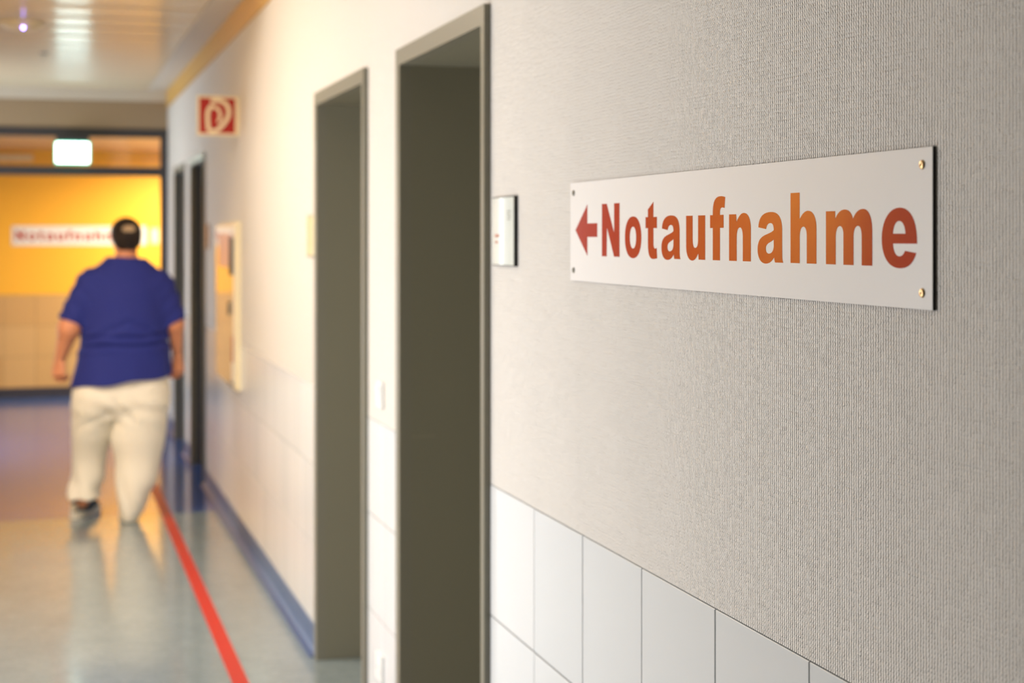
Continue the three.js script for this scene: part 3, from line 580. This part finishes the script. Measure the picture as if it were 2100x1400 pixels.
  // hair pulled back over the skull to the nape, with a pale clip
  const hairF = (x, y, z) => {
    const X = x - SKULL[0], Y = y - SKULL[1], Z = z - SKULL[2];
    let d = ell(X, Y, Z, [0, 0.01, 0.016], [0.086, 0.09, 0.1]);
    d = smin(d, ell(X, Y, Z, [0.004, -0.04, 0.05], [0.07, 0.055, 0.052]), 0.03);
    d = smin(d, ell(X, Y, Z, [0.01, 0.012, 0.1], [0.042, 0.04, 0.03]), 0.025);
    d += 0.0016 * Math.sin(X * 420 + 14 * Math.sin(Y * 30)) * clamp((Z + 0.05) * 12, 0, 1);
    d = smax(d, -(Z + 0.018 + 0.95 * Y) * 0.72, 0.008);
    d = smax(d, -(Y + 0.082 + 0.3 * Math.abs(X)), 0.01);
    return smax(d, -ell(Math.abs(X), Y, Z, [0.082, -0.01, 0.0], [0.02, 0.036, 0.026]), 0.008);
  };
  part('hair', surfaceNets(hairF, [-0.07, 1.46, -0.17], [0.145, 1.72, 0.135], 0.0045), M.hair, P);
  const clip = part('hair_clip', mergeGeometries([new THREE.TorusGeometry(0.026, 0.008, 8, 24, Math.PI * 1.2).rotateZ(-0.3).scale(1.05, 0.75, 1), rbox(0.052, 0.026, 0.01, 0.004).toNonIndexed()].map((g) => { const q = g.index ? g.toNonIndexed() : g; return q; })), std({ color: srgb(186, 158, 124), roughness: 0.35, name: 'clip_plastic' }), P, [SKULL[0] + 0.008, SKULL[1] + 0.03, SKULL[2] + 0.124]);
  clip.rotation.x = -0.25;
  // scrub top
  const torso = stack([[0.66, 0.014, 0.0, 0.292, 0.19], [0.76, 0.016, 0.0, 0.277, 0.185], [0.886, 0.024, 0.0, 0.256, 0.178], [0.994, 0.029, 0.0, 0.242, 0.172], [1.13, 0.031, 0.005, 0.228, 0.16], [1.27, 0.033, 0.01, 0.212, 0.14], [1.36, 0.036, 0.01, 0.188, 0.112], [1.42, 0.036, 0.008, 0.148, 0.088], [1.462, 0.032, 0.005, 0.105, 0.07], [1.5, 0.032, 0.0, 0.07, 0.06]]);
  const sleeveL = [[-0.262, 1.105, 0.02], [-0.45, -0.89, 0.06]], sleeveR = [[0.305, 1.1, 0.015], [0.32, -0.945, 0.05]];
  const cut = (x, y, z, [c, n]) => (x - c[0]) * n[0] + (y - c[1]) * n[1] + (z - c[2]) * n[2];
  const topF = (x, y, z) => {
    let d = torso(x, y, z);
    const waist = Math.exp(-(((y - 1.0 - 0.06 * (x - 0.03)) / 0.045) ** 2));
    d += waist * 0.011 * Math.sin((y - 0.09 * x) * 118 + 1.5 * Math.sin(x * 11)) * clamp(0.4 + z * 6, 0, 1);
    d += 0.006 * Math.exp(-(((y - 1.1 + 0.45 * Math.abs(x - 0.05)) / 0.05) ** 2)) * Math.sin((y + 0.5 * Math.abs(x - 0.04)) * 75);
    d += 0.004 * Math.sin(x * 34 + 3 * y) * clamp((0.95 - y) * 5, 0, 1);
    let a = Math.max(cone(x, y, z, SL, [-0.29, 1.05, 0.03], 0.087, 0.07), cut(x, y, z, sleeveL));
    let b = Math.max(cone(x, y, z, SR, [0.325, 1.04, 0.02], 0.085, 0.062), cut(x, y, z, sleeveR));
    a += 0.003 * Math.sin((y + x) * 60); b += 0.003 * Math.sin((y - x) * 60);
    d = smin(d, a, 0.05); d = smin(d, b, 0.05);
    d = smax(d, 0.774 + 0.11 * (x - 0.016) + 0.006 * Math.sin(x * 24) - y, 0.006);
    d = smax(d, y - 1.462 + 0.05 * (x - 0.03), 0.012);
    return smax(d, -cone(x, y, z, [0.036, 1.46, -0.03], [0.036, 1.6, -0.06], 0.068, 0.075), 0.01);
  };
  part('scrub_top', surfaceNets(topF, [-0.44, 0.7, -0.24], [0.46, 1.52, 0.24], 0.009), M.scrub, P);
  // trousers: two loose legs and the seat
  const legL = stack([[0.118, -0.188, -0.135, 0.098, 0.118], [0.16, -0.187, -0.135, 0.092, 0.11], [0.22, -0.168, -0.13, 0.09, 0.102], [0.34, -0.158, -0.12, 0.095, 0.105], [0.46, -0.147, -0.08, 0.109, 0.125], [0.64, -0.128, -0.03, 0.128, 0.152], [0.8, -0.1, 0, 0.125, 0.135]]);
  const legR = stack([[0.008, 0.054, 0.03, 0.055, 0.075], [0.05, 0.058, 0.03, 0.066, 0.09], [0.13, 0.07, 0.025, 0.088, 0.105], [0.22, 0.088, 0.015, 0.112, 0.115], [0.34, 0.1, 0.0, 0.126, 0.12], [0.46, 0.1, 0.0, 0.15, 0.135], [0.64, 0.118, 0.0, 0.146, 0.152], [0.8, 0.12, 0, 0.13, 0.135]]);
  const seat = stack([[0.57, 0.012, 0, 0.2, 0.1], [0.66, 0.012, 0.005, 0.262, 0.155], [0.78, 0.016, 0.0, 0.25, 0.15], [0.92, 0.02, 0.0, 0.235, 0.15]]);
  const trouserF = (x, y, z) => {
    const a = legL(x, y, z), b = legR(x, y, z);
    let d = smin(Math.min(a, b) + 0.0, seat(x, y, z), 0.035);
    d = smax(d, -cone(x, y, z, [-0.046, 0.46, 0.17], [-0.02, 0.7, 0.19], 0.016, 0.024), 0.04);
    d += 0.004 * Math.sin((y + 0.7 * x) * 62 + 2 * Math.sin(x * 17)) * clamp((0.78 - y) * 6, 0, 1) * clamp((y - 0.5) * 8, 0, 1);
    d += 0.005 * Math.sin(x * 60 + y * 22 + z * 20) * clamp((0.34 - y) * 5, 0, 1);
    d += 0.006 * Math.exp(-(((y - 0.56 - 0.5 * (x + 0.15)) / 0.02) ** 2)) * clamp(-x * 20, 0, 1) * clamp(z * 20, 0, 1);
    return d;
  };
  part('trousers', surfaceNets(trouserF, [-0.34, -0.01, -0.3], [0.34, 0.95, 0.22], 0.0095), M.trouser, P);
  // shoes
  function shoe(x, z, turn) {
    const g = new THREE.Group(); g.name = 'shoe'; g.position.set(x, 0, z); g.rotation.y = turn; P.add(g);
    const s = new THREE.Shape(); s.moveTo(0, 0.055);
    s.bezierCurveTo(0.036, 0.055, 0.04, 0.02, 0.036, -0.02); s.bezierCurveTo(0.034, -0.07, 0.052, -0.11, 0.048, -0.155); s.bezierCurveTo(0.043, -0.205, 0.012, -0.215, -0.008, -0.21);
    s.bezierCurveTo(-0.036, -0.2, -0.046, -0.16, -0.043, -0.12); s.bezierCurveTo(-0.04, -0.07, -0.036, -0.04, -0.036, -0.01); s.bezierCurveTo(-0.04, 0.02, -0.036, 0.055, 0, 0.055);
    part('sole', metreUV(new THREE.ExtrudeGeometry(s, { depth: 0.032, bevelEnabled: true, bevelSize: 0.003, bevelThickness: 0.004, bevelSegments: 2, curveSegments: 10 }).rotateX(Math.PI / 2).translate(0, 0.037, 0)), M.shoeSole, g);
    const up = (X, Y, Z) => { let d = smin(ell(X, Y, Z, [0, 0.05, 0.012], [0.038, 0.062, 0.048]), ell(X, Y, Z, [0.003, 0.035, -0.12], [0.045, 0.05, 0.092]), 0.06); d = smin(d, ell(X, Y, Z, [0.001, 0.05, -0.05], [0.038, 0.056, 0.07]), 0.03); d = smax(d, -cone(X, Y, Z, [0, 0.085, 0.0], [0, 0.15, 0], 0.028, 0.034), 0.008); return smax(d, 0.026 - Y, 0.004); };
    part('upper', surfaceNets(up, [-0.07, 0.015, -0.23], [0.07, 0.13, 0.08], 0.006), M.shoeUpper, g);
    part('heel_patch', rbox(0.04, 0.04, 0.014, 0.005), M.shoeSole, g, [0, 0.062, 0.055]).rotation.x = -0.15;
    for (let k = 0; k < 4; k++) part('lace', new THREE.CapsuleGeometry(0.0028, 0.04, 3, 8).rotateZ(Math.PI / 2), M.shoeSole, g, [0, 0.098 - k * 0.007, -0.06 - k * 0.02]);
  }
  shoe(-0.215, -0.19, -0.5); shoe(0.055, 0.03, 0.05);
}
renderer.render(scene, camera);
